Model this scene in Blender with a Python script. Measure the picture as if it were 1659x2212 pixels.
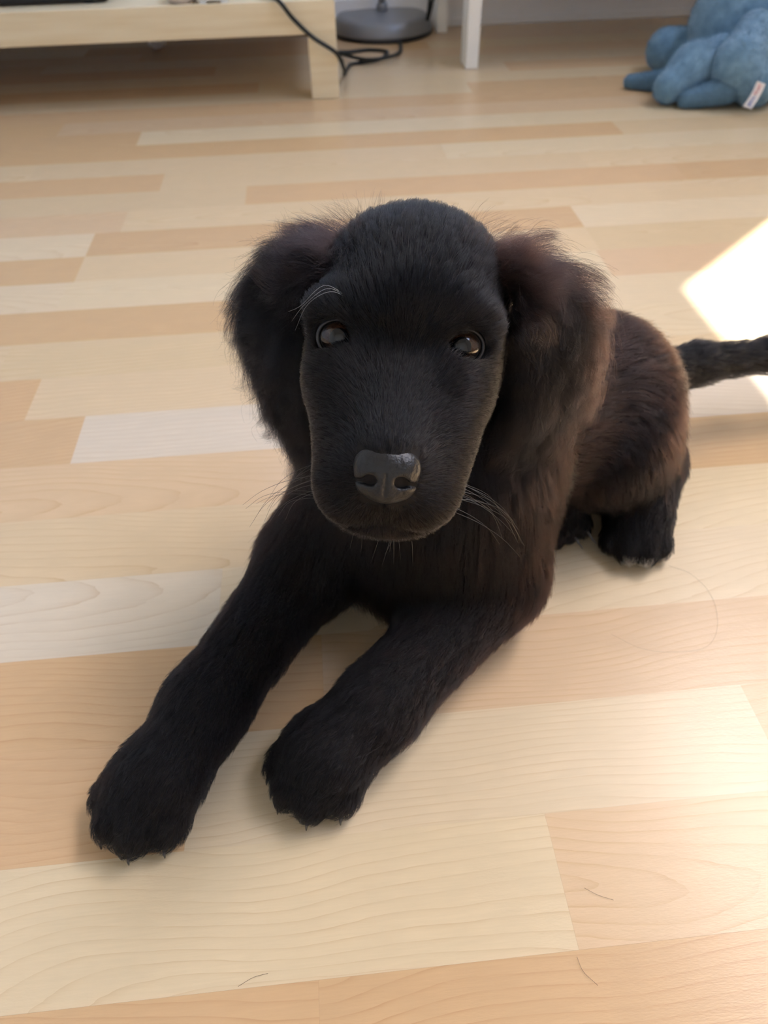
import bpy, bmesh, math, random
import numpy as np
from mathutils import Matrix, Vector, kdtree

random.seed(7); RNG = np.random.default_rng(11)
for o in list(bpy.data.objects): bpy.data.objects.remove(o)
SC = bpy.context.scene
COL = SC.collection

# ------------------------------------------------------------------ camera, sky, sun, exposure
CAM_R = np.array([0.99535497, -0.09460274, -0.01785488])
CAM_U = np.array([0.07938323, 0.70156798, 0.70816713])
CAM_F = np.array([0.05446814, 0.70629505, -0.70581905])
CAM_P = np.array([0.0, 0.0, 0.40])
cd = bpy.data.cameras.new('camera'); cam = bpy.data.objects.new('camera', cd); COL.objects.link(cam)
m = Matrix.Identity(4)
for i in range(3):
    m[i][0] = CAM_R[i]; m[i][1] = CAM_U[i]; m[i][2] = -CAM_F[i]; m[i][3] = CAM_P[i]
cam.matrix_world = m
cd.sensor_fit = 'VERTICAL'; cd.sensor_height = 36.0; cd.lens = 36.0 * 1560.5 / 2212.0
cd.clip_start = 0.02; cd.clip_end = 60
cd.dof.use_dof = True; cd.dof.focus_distance = 0.325; cd.dof.aperture_fstop = 11.0
SC.camera = cam

SUN_EL = math.radians(63.6); SUN_AZ = math.atan2(0.67, 0.74)      # azimuth measured from +x towards +y
world = bpy.data.worlds.new('world'); SC.world = world; world.use_nodes = True
wn = world.node_tree.nodes; wl = world.node_tree.links
sky = wn.new('ShaderNodeTexSky'); sky.sky_type = 'NISHITA'; sky.sun_disc = False
sky.sun_elevation = SUN_EL; sky.sun_rotation = math.pi / 2 - SUN_AZ
sky.air_density = 1.2; sky.dust_density = 2.0
hsv = wn.new('ShaderNodeHueSaturation'); hsv.inputs['Saturation'].default_value = 1.15      # hazy, pale sky
wl.new(sky.outputs[0], hsv.inputs['Color']); wl.new(hsv.outputs[0], wn['Background'].inputs[0]); wn['Background'].inputs[1].default_value = 0.55

sd = bpy.data.lights.new('sun', 'SUN'); sun = bpy.data.objects.new('sun', sd); COL.objects.link(sun)
sd.energy = 11.0; sd.color = (1.0, 0.95, 0.88); sd.angle = math.radians(0.6)
sv = Vector((math.cos(SUN_EL) * math.cos(SUN_AZ), math.cos(SUN_EL) * math.sin(SUN_AZ), math.sin(SUN_EL)))
sun.rotation_euler = sv.to_track_quat('Z', 'Y').to_euler(); sun.location = sv * 6

SC.view_settings.view_transform = 'Standard'; SC.view_settings.look = 'None'
SC.view_settings.gamma = 1.0; SC.view_settings.use_curve_mapping = False
SC.view_settings.exposure = 1.70
SC.cycles.use_denoising = True; SC.cycles.denoising_prefilter = 'ACCURATE'
SC.cycles.max_bounces = 8; SC.cycles.diffuse_bounces = 5; SC.cycles.glossy_bounces = 4

# daylight opening in the right hand wall (patio door) and the room
XW, YB, YF, XL, ZC = 1.50, 2.045, -2.2, -2.2, 3.50
WY0, WY1, WZ0, WZ1 = -0.45, 1.822, 1.80, 3.290
pd = bpy.data.lights.new('daylight_portal', 'AREA'); pd.shape = 'RECTANGLE'
pd.size = WY1 - WY0; pd.size_y = WZ1 - WZ0; pd.cycles.is_portal = True
portal = bpy.data.objects.new('daylight_portal', pd); COL.objects.link(portal)
portal.location = (XW + 0.10, (WY0 + WY1) / 2, (WZ0 + WZ1) / 2)
portal.rotation_euler = Vector((1, 0, 0)).to_track_quat('Z', 'Y').to_euler()
_r = Matrix(((0, 0, 1), (1, 0, 0), (0, 1, 0)))      # local z -> +x, local x -> +y, local y -> +z ; emits along -z = into the room
portal.rotation_euler = _r.to_euler()

pd2 = bpy.data.lights.new('daylight_portal_back', 'AREA'); pd2.shape = 'RECTANGLE'; pd2.size = 1.40; pd2.size_y = 1.30; pd2.cycles.is_portal = True
portal2 = bpy.data.objects.new('daylight_portal_back', pd2); COL.objects.link(portal2); portal2.location = (0.45, YB + 0.09, 1.95)
portal2.rotation_euler = (math.radians(-90), 0, 0)      # emits along -y, into the room

# ------------------------------------------------------------------ helpers
def srgb(r, g, b):
    f = lambda c: (c / 255 / 12.92) if c / 255 <= 0.04045 else ((c / 255 + 0.055) / 1.055) ** 2.4
    return (f(r), f(g), f(b), 1.0)

def new_mat(name):
    mt = bpy.data.materials.new(name); mt.use_nodes = True
    return mt, mt.node_tree.nodes, mt.node_tree.links, mt.node_tree.nodes['Principled BSDF']

def simple_mat(name, col, rough=0.5, spec=0.5, metal=0.0, noise=0.0, nscale=40, bump=0.0):
    mt, n, l, b = new_mat(name)
    b.inputs['Base Color'].default_value = col; b.inputs['Roughness'].default_value = rough
    b.inputs['Specular IOR Level'].default_value = spec; b.inputs['Metallic'].default_value = metal
    tc = n.new('ShaderNodeTexCoord')
    nz = n.new('ShaderNodeTexNoise'); nz.inputs['Scale'].default_value = nscale; nz.inputs['Detail'].default_value = 4
    l.new(tc.outputs['Object'], nz.inputs['Vector'])
    if noise:
        hs = n.new('ShaderNodeHueSaturation'); hs.inputs['Color'].default_value = col
        mr = n.new('ShaderNodeMapRange'); mr.inputs['To Min'].default_value = 1 - noise; mr.inputs['To Max'].default_value = 1 + noise
        l.new(nz.outputs['Fac'], mr.inputs['Value']); l.new(mr.outputs[0], hs.inputs['Value']); l.new(hs.outputs[0], b.inputs['Base Color'])
    if bump:
        bp = n.new('ShaderNodeBump'); bp.inputs['Strength'].default_value = bump; bp.inputs['Distance'].default_value = 0.002
        l.new(nz.outputs['Fac'], bp.inputs['Height']); l.new(bp.outputs[0], b.inputs['Normal'])
    return mt

def mesh_obj(name, verts, faces, mat, parent=None, smooth=False, loc=None):
    me = bpy.data.meshes.new(name); me.from_pydata([tuple(v) for v in verts], [], [tuple(f) for f in faces]); me.update()
    o = bpy.data.objects.new(name, me); COL.objects.link(o)
    if mat: me.materials.append(mat)
    if smooth: me.polygons.foreach_set('use_smooth', [True] * len(me.polygons))
    if parent: o.parent = parent
    if loc is not None: o.location = loc
    return o

def bm_obj(name, bm, mat, parent=None, smooth=False, loc=None):
    me = bpy.data.meshes.new(name); bm.to_mesh(me); bm.free()
    o = bpy.data.objects.new(name, me); COL.objects.link(o)
    if mat: me.materials.append(mat)
    if smooth: me.polygons.foreach_set('use_smooth', [True] * len(me.polygons))
    if parent: o.parent = parent
    if loc is not None: o.location = loc
    return o

def add_box(bm, lo, hi, bevel=0.0):
    r = bmesh.ops.create_cube(bm, size=1.0); vs = r['verts']
    for v in vs:
        v.co = Vector([lo[i] + (v.co[i] + 0.5) * (hi[i] - lo[i]) for i in range(3)])
    if bevel:
        es = list({e for v in vs for e in v.link_edges})
        bmesh.ops.bevel(bm, geom=es, offset=bevel, segments=2, affect='EDGES', profile=0.6)

def box_obj(name, lo, hi, mat, parent=None, bevel=0.0):
    c = [(lo[i] + hi[i]) / 2 for i in range(3)]; c[2] = lo[2]
    bm = bmesh.new(); add_box(bm, [lo[i] - c[i] for i in range(3)], [hi[i] - c[i] for i in range(3)], bevel)
    if parent is not None:
        return bm_obj(name, bm, mat, parent, loc=[c[i] - parent.location[i] for i in range(3)])
    return bm_obj(name, bm, mat, None, loc=c)

def lathe(name, prof, mat, parent=None, seg=64, loc=None):
    vs, fs = [], []
    for r, z in prof:
        for k in range(seg):
            a = 2 * math.pi * k / seg; vs.append((r * math.cos(a), r * math.sin(a), z))
    for i in range(len(prof) - 1):
        for k in range(seg):
            k2 = (k + 1) % seg
            fs.append((i * seg + k, i * seg + k2, (i + 1) * seg + k2, (i + 1) * seg + k))
    fs.append(tuple(range(seg))[::-1]); fs.append(tuple((len(prof) - 1) * seg + k for k in range(seg)))
    return mesh_obj(name, vs, fs, mat, parent, smooth=True, loc=loc)

def catmull(pts, n):
    P = np.asarray(pts, float); P = np.vstack([2 * P[0] - P[1], P, 2 * P[-1] - P[-2]]); out = []
    for i in range(1, len(P) - 2):
        for t in np.linspace(0, 1, n, endpoint=False):
            a, b, c, d = P[i - 1], P[i], P[i + 1], P[i + 2]
            out.append(0.5 * (2 * b + (c - a) * t + (2 * a - 5 * b + 4 * c - d) * t * t + (3 * b - a - 3 * c + d) * t ** 3))
    out.append(P[-2]); return np.array(out)

def tube(name, pts, rad, mat, parent=None, sides=8, sub=6, taper=None, loc=None):
    C = catmull(pts, sub); n = len(C); vs, fs = [], []
    up = np.array([0.123, 0.2, 0.97])
    for i in range(n):
        t = C[min(i + 1, n - 1)] - C[max(i - 1, 0)]; t /= np.linalg.norm(t) + 1e-9
        a = np.cross(t, up); a /= np.linalg.norm(a) + 1e-9; b = np.cross(t, a)
        r = rad * (1 if taper is None else (1 + (taper - 1) * i / (n - 1)))
        for k in range(sides):
            w = 2 * math.pi * k / sides; vs.append(C[i] + r * (math.cos(w) * a + math.sin(w) * b))
    for i in range(n - 1):
        for k in range(sides):
            k2 = (k + 1) % sides; fs.append((i * sides + k, i * sides + k2, (i + 1) * sides + k2, (i + 1) * sides + k))
    fs.append(tuple(range(sides))[::-1]); fs.append(tuple((n - 1) * sides + k for k in range(sides)))
    return mesh_obj(name, vs, fs, mat, parent, smooth=True, loc=loc)

def tag(o, label=None, cat=None, group=None, kind=None):
    if label: o['label'] = label
    if cat: o['category'] = cat
    if group: o['group'] = group
    if kind: o['kind'] = kind
    return o

def empty(name, loc):
    o = bpy.data.objects.new(name, None); COL.objects.link(o); o.location = loc; o.empty_display_size = 0.02
    return o

# ------------------------------------------------------------------ room
m_wall = simple_mat('white_plaster', (0.78, 0.78, 0.78, 1), 0.9, 0.2, noise=0.03, nscale=8)
m_wallpaper = simple_mat('pale_wallpaper', (0.84, 0.84, 0.84, 1), 0.9, 0.2, noise=0.05, nscale=12)
m_ceil = simple_mat('ceiling_paint', (0.74, 0.74, 0.74, 1), 0.9, 0.2)
m_skirt = simple_mat('skirting_paint', (0.88, 0.86, 0.86, 1), 0.45, 0.4, noise=0.03)
m_white = simple_mat('white_lacquer', (0.90, 0.89, 0.86, 1), 0.4, 0.5, noise=0.02)

BX0, BX1, BZ0, BZ1 = -0.25, 1.15, 1.30, 2.60
bm = bmesh.new()
add_box(bm, (XL - 0.1, 0, 0), (XW + 0.12, 0.1, BZ0)); add_box(bm, (XL - 0.1, 0, BZ1), (XW + 0.12, 0.1, ZC)); add_box(bm, (XL - 0.1, 0, BZ0), (BX0, 0.1, BZ1)); add_box(bm, (BX1, 0, BZ0), (XW + 0.12, 0.1, BZ1))
bm_obj('wall_back', bm, m_wall, loc=(0, YB, 0))['kind'] = 'structure'
box_obj('sun_blocker', (XL, YB + 0.1, 2.63), (XW + 0.6, YB + 0.70, 2.72), m_wall)['kind'] = 'structure'  # unseen slab added to keep direct sun out of the back window
wb = empty('window_2', ((BX0 + BX1) / 2, YB + 0.02, BZ0)); wb['kind'] = 'structure'
for nm, lo, hi in [('frame_rail', (BX0, YB + .02, BZ0), (BX1, YB + .08, BZ0 + .05)), ('frame_rail', (BX0, YB + .02, BZ1 - .05), (BX1, YB + .08, BZ1)), ('frame_post', (BX0, YB + .02, BZ0 + .05), (BX0 + .05, YB + .08, BZ1 - .05)),
                   ('frame_post', (BX1 - .05, YB + .02, BZ0 + .05), (BX1, YB + .08, BZ1 - .05)), ('frame_post', ((BX0 + BX1) / 2 - .03, YB + .02, BZ0 + .05), ((BX0 + BX1) / 2 + .03, YB + .08, BZ1 - .05))]:
    box_obj(nm, lo, hi, m_white, wb, 0.004)
box_obj('wall_left', (XL - 0.1, YF, 0), (XL, YB, ZC), m_wallpaper)['kind'] = 'structure'
box_obj('wall_front', (XL - 0.1, YF - 0.1, 0), (XW + 0.12, YF, ZC), m_wallpaper)['kind'] = 'structure'
box_obj('ceiling', (XL - 0.1, YF - 0.1, ZC), (XW + 0.12, YB + 0.1, ZC + 0.1), m_ceil)['kind'] = 'structure'
bm = bmesh.new()
add_box(bm, (0, YF, 0), (0.12, WY0, ZC)); add_box(bm, (0, WY1, 0), (0.12, YB, ZC))
add_box(bm, (0, WY0, 0), (0.12, WY1, WZ0)); add_box(bm, (0, WY0, WZ1), (0.12, WY1, ZC))
bm_obj('wall_right', bm, m_wall, loc=(XW, 0, 0))['kind'] = 'structure'
# window_1: tall patio window, frame and centre post
wroot = empty('window_1', (XW + 0.02, (WY0 + WY1) / 2, WZ0)); wroot['kind'] = 'structure'
for nm, lo, hi in [('frame_rail', (XW + .02, WY0, WZ0), (XW + .08, WY1, WZ0 + .05)), ('frame_rail', (XW + .02, WY0, WZ1 - .05), (XW + .08, WY1, WZ1)),
                   ('frame_post', (XW + .02, WY0, WZ0 + .05), (XW + .08, WY0 + .05, WZ1 - .05)), ('frame_post', (XW + .02, WY1 - .05, WZ0 + .05), (XW + .08, WY1, WZ1 - .05)),
                   ]:
    box_obj(nm, lo, hi, m_white, wroot, 0.004)
# skirting along the back wall: board with a small cap
bm = bmesh.new(); add_box(bm, (XL, -0.016, 0), (1.0, 0, 0.060), 0.002); add_box(bm, (XL, -0.022, 0), (1.0, -0.016, 0.0155), 0.0015)
bm_obj('baseboard_back', bm, m_skirt, loc=(0, YB, 0))['kind'] = 'structure'
m_darkwood = simple_mat('dark_wood', srgb(86, 72, 64), 0.5, 0.4, noise=0.08)
box_obj('trim_1', (1.02, YB - 0.03, 0), (1.18, YB, 2.05), m_darkwood, None, 0.003)['kind'] = 'structure'

# ------------------------------------------------------------------ floor planks
def plank_material():
    mt, n, l, b = new_mat('laminate')
    oi = n.new('ShaderNodeObjectInfo'); tc = n.new('ShaderNodeTexCoord')
    def math_(op, a=None, bb=None, va=None, vb=None, clamp=False):
        x = n.new('ShaderNodeMath'); x.operation = op; x.use_clamp = clamp
        if a is not None: l.new(a, x.inputs[0])
        elif va is not None: x.inputs[0].default_value = va
        if bb is not None: l.new(bb, x.inputs[1])
        elif vb is not None: x.inputs[1].default_value = vb
        return x.outputs[0]
    sep = n.new('ShaderNodeSeparateXYZ'); l.new(tc.outputs['Object'], sep.inputs[0])
    X, Y = sep.outputs[0], sep.outputs[1]; rnd = oi.outputs['Random']
    r100 = math_('MULTIPLY', rnd, vb=57.0)
    # low frequency wander of the growth rings
    c1 = n.new('ShaderNodeCombineXYZ'); l.new(math_('MULTIPLY', X, vb=4.5), c1.inputs[0]); l.new(math_('MULTIPLY', Y, vb=9.0), c1.inputs[1]); l.new(r100, c1.inputs[2])
    n1 = n.new('ShaderNodeTexNoise'); n1.inputs['Scale'].default_value = 1.0; n1.inputs['Detail'].default_value = 1.5; l.new(c1.outputs[0], n1.inputs['Vector'])
    wob = math_('MULTIPLY', math_('SUBTRACT', n1.outputs['Fac'], vb=0.5), vb=0.055)
    # ring field: ellipses very long in x, centre shifted per plank -> straight lines or cathedrals
    cy = math_('MULTIPLY', rnd, vb=0.0); cx = math_('MULTIPLY', rnd, vb=0.0)      # ring centre comes from each plank's own grain_x, grain_y
    def oattr(nm):
        a_ = n.new('ShaderNodeAttribute'); a_.attribute_type = 'OBJECT'; a_.attribute_name = nm; return a_.outputs['Fac']
    cx = math_('ADD', cx, oattr('grain_x')); cy = math_('ADD', cy, oattr('grain_y'))
    dy = math_('ADD', math_('SUBTRACT', Y, cy), wob)
    dx = math_('MULTIPLY', math_('SUBTRACT', X, cx), oattr('grain_a'))
    rr = math_('SQRT', math_('ADD', math_('MULTIPLY', dx, dx), math_('MULTIPLY', dy, dy)))
    n3 = n.new('ShaderNodeTexNoise'); n3.inputs['Scale'].default_value = 1.0; n3.inputs['Detail'].default_value = 2
    c3 = n.new('ShaderNodeCombineXYZ'); l.new(math_('MULTIPLY', X, vb=30.0), c3.inputs[0]); l.new(math_('MULTIPLY', Y, vb=160.0), c3.inputs[1]); l.new(r100, c3.inputs[2]); l.new(c3.outputs[0], n3.inputs['Vector'])
    ph = math_('ADD', math_('MULTIPLY', rr, vb=185.0), math_('MULTIPLY', n3.outputs['Fac'], vb=0.35))
    fr = math_('FRACT', ph)
    # thin dark late wood line with a soft shoulder
    line = math_('POWER', fr, vb=9.0)
    line2 = math_('MULTIPLY', math_('POWER', fr, vb=2.5), vb=0.30)
    gl = math_('ADD', line, line2)
    # strength varies over the plank
    n2 = n.new('ShaderNodeTexNoise'); n2.inputs['Scale'].default_value = 6.0; n2.inputs['Detail'].default_value = 2
    ad = n.new('ShaderNodeVectorMath'); ad.operation = 'ADD'; l.new(tc.outputs['Object'], ad.inputs[0]); l.new(c1.outputs[0], ad.inputs[1]); l.new(ad.outputs[0], n2.inputs['Vector'])
    st = n.new('ShaderNodeMapRange'); st.inputs['From Min'].default_value = 0.3; st.inputs['From Max'].default_value = 0.7; st.inputs['To Min'].default_value = 0.15; st.inputs['To Max'].default_value = 1.0
    l.new(n2.outputs['Fac'], st.inputs['Value'])
    gfac = math_('MULTIPLY', math_('MULTIPLY', gl, st.outputs[0]), vb=0.42)
    # fine fibres
    c4 = n.new('ShaderNodeCombineXYZ'); l.new(math_('MULTIPLY', X, vb=55.0), c4.inputs[0]); l.new(math_('MULTIPLY', Y, vb=900.0), c4.inputs[1]); l.new(r100, c4.inputs[2])
    n4 = n.new('ShaderNodeTexNoise'); n4.inputs['Scale'].default_value = 1.0; n4.inputs['Detail'].default_value = 3; l.new(c4.outputs[0], n4.inputs['Vector'])
    mixc = n.new('ShaderNodeMix'); mixc.data_type = 'RGBA'
    dark = n.new('ShaderNodeMix'); dark.data_type = 'RGBA'; dark.blend_type = 'MULTIPLY'; dark.inputs[0].default_value = 1.0
    l.new(oi.outputs['Color'], dark.inputs[6]); dark.inputs[7].default_value = (0.70, 0.56, 0.43, 1)
    l.new(gfac, mixc.inputs[0]); l.new(oi.outputs['Color'], mixc.inputs[6]); l.new(dark.outputs[2], mixc.inputs[7])
    # broad cloudy tone + fibre
    hs = n.new('ShaderNodeHueSaturation'); l.new(mixc.outputs[2], hs.inputs['Color'])
    v1 = n.new('ShaderNodeMapRange'); v1.inputs['To Min'].default_value = 0.93; v1.inputs['To Max'].default_value = 1.07; l.new(n2.outputs['Fac'], v1.inputs['Value'])
    v2 = n.new('ShaderNodeMapRange'); v2.inputs['To Min'].default_value = 0.95; v2.inputs['To Max'].default_value = 1.05; l.new(n4.outputs['Fac'], v2.inputs['Value'])
    l.new(math_('MULTIPLY', v1.outputs[0], v2.outputs[0]), hs.inputs['Value'])
    l.new(hs.outputs[0], b.inputs['Base Color'])
    b.inputs['Roughness'].default_value = 0.27; b.inputs['Specular IOR Level'].default_value = 0.33
    # embossed dashes of the lacquer
    c5 = n.new('ShaderNodeCombineXYZ'); l.new(math_('MULTIPLY', X, vb=320.0), c5.inputs[0]); l.new(math_('MULTIPLY', Y, vb=1300.0), c5.inputs[1]); l.new(r100, c5.inputs[2])
    n5 = n.new('ShaderNodeTexNoise'); n5.inputs['Scale'].default_value = 1.0; n5.inputs['Detail'].default_value = 2; l.new(c5.outputs[0], n5.inputs['Vector'])
    bp = n.new('ShaderNodeBump'); bp.inputs['Strength'].default_value = 0.22; bp.inputs['Distance'].default_value = 0.0004
    l.new(n5.outputs['Fac'], bp.inputs['Height']); l.new(bp.outputs[0], b.inputs['Normal'])
    return mt

m_floor = plank_material()
m_sub = simple_mat('underlay', (0.45, 0.33, 0.21, 1), 0.9)
floor = box_obj('floor', (XL - 0.1, YF - 0.1, -0.05), (XW + 0.12, YB + 0.1, -0.006), m_sub); floor['kind'] = 'structure'
ROW0, RW, PL = 0.08959, 0.066455, 0.63
CR = srgb(214, 195, 163); WH = srgb(212, 198, 177); TN = srgb(205, 173, 133); PK = srgb(209, 181, 147); LT = srgb(210, 187, 152); OR = srgb(205, 171, 131)
# joints seen in the photograph: row -> list of (x where a plank ends, colour left of it, colour right of it)
ROWS = {-2: (0.45, TN, TN), -1: (0.60, OR, TN), 0: (0.0965, CR, PK), 1: (0.238, CR, PK), 2: (-0.022, OR, PK), 3: (-0.092, WH, CR), 4: (0.21, LT, CR), 5: (0.27, PK, TN), 6: (-0.229, TN, WH),
        7: (-0.284, OR, LT), 8: (0.30, LT, CR), 9: (0.24, TN, CR), 10: (0.33, CR, PK), 11: (-0.294, TN, LT), 12: (-0.294, CR, TN), 13: (-0.262, PK, LT), 14: (-0.103, LT, TN), 15: (-0.228, TN, LT),
        16: (0.2, LT, CR), 17: (0.5, TN, LT), 18: (-0.290, TN, CR), 19: (-0.432, TN, PK), 20: (0.05, TN, TN), 21: (0.3, LT, TN), 22: (-0.1, TN, LT), 23: (0.4, LT, TN)}
k_lo, k_hi = int(math.floor((-0.62 - ROW0) / RW)), int(math.ceil((YB - ROW0) / RW))
plank_me = {}
gap = 0.00002
def plank(x0, x1, y0, y1, col, kk_=99):
    key = (round(x1 - x0, 3), round(y1 - y0, 3))
    if key not in plank_me:
        bm = bmesh.new(); w, d = (x1 - x0) / 2 - gap, (y1 - y0) / 2 - gap
        add_box(bm, (-w, -d, -0.006), (w, d, 0.0))
        me = bpy.data.meshes.new('plank'); bm.to_mesh(me); bm.free(); me.materials.append(m_floor); plank_me[key] = me
    o = bpy.data.objects.new('plank', plank_me[key]); COL.objects.link(o)
    o.parent = floor; o.location = Vector(((x0 + x1) / 2, (y0 + y1) / 2, 0.0)) - floor.location
    o.color = col
    gx, gy, ga = GRAIN.get((kk_, round((x0 + x1) / 2 > 0.1)), (rr_.uniform(-.38, .38), rr_.choice((-1, 1)) * rr_.uniform(0.0, 0.11), 0.10)) if kk_ in (0,) else (rr_.uniform(-.38, .38), rr_.choice((-1, 1)) * rr_.uniform(0.0, 0.11), rr_.uniform(0.06, 0.12))
    o['grain_x'], o['grain_y'], o['grain_a'] = gx, gy, ga
GRAIN = {(0, 0): (0.205, -0.045, 0.20), (0, 1): (-0.33, 0.0, 0.13)}
rr_ = random.Random(3)
PAL = [CR, TN, PK, LT, OR, LT]
def jit(c):
    f = 1 + rr_.uniform(-0.025, 0.025); return (c[0] * f, c[1] * f, c[2] * f * (1 + rr_.uniform(-.02, .02)), 1)
for k in range(k_lo, k_hi):
    y0 = ROW0 + RW * k; y1 = min(y0 + RW, YB)
    if k in ROWS: xj, cl, cr = ROWS[k]
    else: xj, cl, cr = rr_.uniform(-.3, .3), rr_.choice(PAL), rr_.choice(PAL)
    cuts = sorted([xj + PL * q for q in range(-4, 5) if XL < xj + PL * q < XW])
    if k == 1: cuts = sorted(cuts + [-0.10])
    xs = [XL] + cuts + [XW]
    for i in range(len(xs) - 1):
        a, b_ = xs[i], xs[i + 1]
        if abs(b_ - xj) < 1e-6: c = cl
        elif abs(a - xj) < 1e-6: c = cr
        elif k in ROWS: c = cl if b_ < xj else cr
        else: c = rr_.choice(PAL)
        if k == 12 and abs(a - xj - PL) < 1e-6: c = CR
        if k == 1 and b_ < -0.09: c = OR
        if b_ - a > 0.01: plank(a, b_, y0, y1, jit(c), k)
# ground floor behind the camera, plain continuation (never in view)
fr_ = box_obj('plank_field', (XL, YF, -0.006), (XW, ROW0 + RW * k_lo - gap, 0.0), m_floor, floor); fr_.color = LT; fr_['grain_a'] = 0.1; fr_['kind'] = 'stuff'


# ------------------------------------------------------------------ implicit modelling (smooth unions polygonised with surface nets)
class Field:
    def __init__(s, lo, hi, h):
        s.lo = np.asarray(lo, float); s.h = h
        s.n = np.ceil((np.asarray(hi) - s.lo) / h).astype(int) + 1
        s.f = np.full(s.n, 1.0, np.float32); s.prims = []
    def axes(s, a, b):
        return [(s.lo[i] + s.h * np.arange(a[i], b[i])).astype(np.float32) for i in range(3)]
    def region(s, lo, hi):
        a = np.clip(np.floor((lo - s.lo) / s.h).astype(int), 0, s.n); b = np.clip(np.ceil((hi - s.lo) / s.h).astype(int) + 1, 0, s.n)
        return a, b
    def combine(s, fn, lo, hi, k, op):
        a, b = s.region(np.asarray(lo) - 2.2 * k - 3 * s.h, np.asarray(hi) + 2.2 * k + 3 * s.h)
        if np.any(b <= a): return
        X, Y, Z = np.meshgrid(*s.axes(a, b), indexing='ij', sparse=True)
        d = fn(X, Y, Z); sl = tuple(slice(a[i], b[i]) for i in range(3)); f = s.f[sl]
        if op == 'add':
            hh = np.clip(0.5 + 0.5 * (f - d) / k, 0, 1); s.f[sl] = f + (d - f) * hh - k * hh * (1 - hh)
        else:
            hh = np.clip(0.5 - 0.5 * (f + d) / k, 0, 1); s.f[sl] = f + (-d - f) * hh + k * hh * (1 - hh)

def ell_fn(c, r, M):
    c = np.asarray(c, float); r = np.asarray(r, float)
    def fn(X, Y, Z):
        x, y, z = X - c[0], Y - c[1], Z - c[2]
        u = x * M[0][0] + y * M[0][1] + z * M[0][2]; v = x * M[1][0] + y * M[1][1] + z * M[1][2]; w = x * M[2][0] + y * M[2][1] + z * M[2][2]
        k0 = np.sqrt((u / r[0]) ** 2 + (v / r[1]) ** 2 + (w / r[2]) ** 2)
        k1 = np.sqrt((u / r[0] ** 2) ** 2 + (v / r[1] ** 2) ** 2 + (w / r[2] ** 2) ** 2) + 1e-6
        return (k0 * (k0 - 1.0) / k1).astype(np.float32)
    return fn

def cone_fn(a, b, r1, r2):
    a = np.asarray(a, float); b = np.asarray(b, float); ba = b - a; l2 = ba @ ba
    def fn(X, Y, Z):
        t = np.clip(((X - a[0]) * ba[0] + (Y - a[1]) * ba[1] + (Z - a[2]) * ba[2]) / l2, 0, 1)
        return (np.sqrt((X - a[0] - t * ba[0]) ** 2 + (Y - a[1] - t * ba[1]) ** 2 + (Z - a[2] - t * ba[2]) ** 2) - (r1 + (r2 - r1) * t)).astype(np.float32)
    return fn

I3 = np.eye(3)
def ell(F, c, r, k=0.015, M=I3, op='add', flow=None, ln=0.0, tone=0):
    R = max(r); c = np.asarray(c, float); fn = ell_fn(c, r, M)
    F.combine(fn, c - R, c + R, k, op)
    if flow is not None: F.prims.append((fn, np.asarray(flow, float), ln, tone))
def cone(F, a, b, r1, r2, k=0.015, op='add', flow=None, ln=0.0, tone=0):
    a = np.asarray(a, float); b = np.asarray(b, float); R = max(r1, r2); fn = cone_fn(a, b, r1, r2)
    F.combine(fn, np.minimum(a, b) - R, np.maximum(a, b) + R, k, op)
    if flow is None: flow = b - a
    F.prims.append((fn, np.asarray(flow, float), ln, tone)) if ln else None

def surface_nets(F):
    f = F.f; s = (f < 0)
    nx, ny, nz = f.shape
    cnt = np.zeros((nx - 1, ny - 1, nz - 1), np.int8)
    for i in (0, 1):
        for j in (0, 1):
            for k in (0, 1): cnt += s[i:nx - 1 + i, j:ny - 1 + j, k:nz - 1 + k]
    act = (cnt > 0) & (cnt < 8); I, J, K = np.nonzero(act)
    idx = np.full(act.shape, -1, np.int32); idx[I, J, K] = np.arange(len(I))
    cor = [(i, j, k) for i in (0, 1) for j in (0, 1) for k in (0, 1)]
    vals = {c: f[I + c[0], J + c[1], K + c[2]] for c in cor}
    acc = np.zeros((len(I), 3)); num = np.zeros(len(I))
    for c in cor:
        for ax in range(3):
            if c[ax]: continue
            d = list(c); d[ax] = 1; d = tuple(d)
            va, vb = vals[c], vals[d]; mk = (va < 0) != (vb < 0)
            t = np.where(mk, va / np.where(mk, va - vb, 1), 0)
            p = np.array(c, float)[None, :].repeat(len(I), 0); p[:, ax] += t
            acc[mk] += p[mk]; num[mk] += 1
    V = (acc / num[:, None] + np.stack([I, J, K], 1)) * F.h + F.lo
    quads = []
    for ax in range(3):
        o1, o2 = (ax + 1) % 3, (ax + 2) % 3
        A = [slice(None)] * 3; B = [slice(None)] * 3; A[ax] = slice(0, -1); B[ax] = slice(1, None)
        sa, sb = s[tuple(A)], s[tuple(B)]; E = np.stack(np.nonzero(sa != sb), 1)
        ok = (E[:, o1] > 0) & (E[:, o2] > 0) & (E[:, o1] < f.shape[o1] - 1) & (E[:, o2] < f.shape[o2] - 1); E = E[ok]
        sgn = sa[tuple(E.T)]
        def cell(d1, d2):
            c = E.copy(); c[:, o1] -= d1; c[:, o2] -= d2; return idx[tuple(c.T)]
        q = np.stack([cell(1, 1), cell(0, 1), cell(0, 0), cell(1, 0)], 1)
        q[~sgn] = q[~sgn][:, ::-1]; quads.append(q)
    return V, np.vstack(quads)

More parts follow.
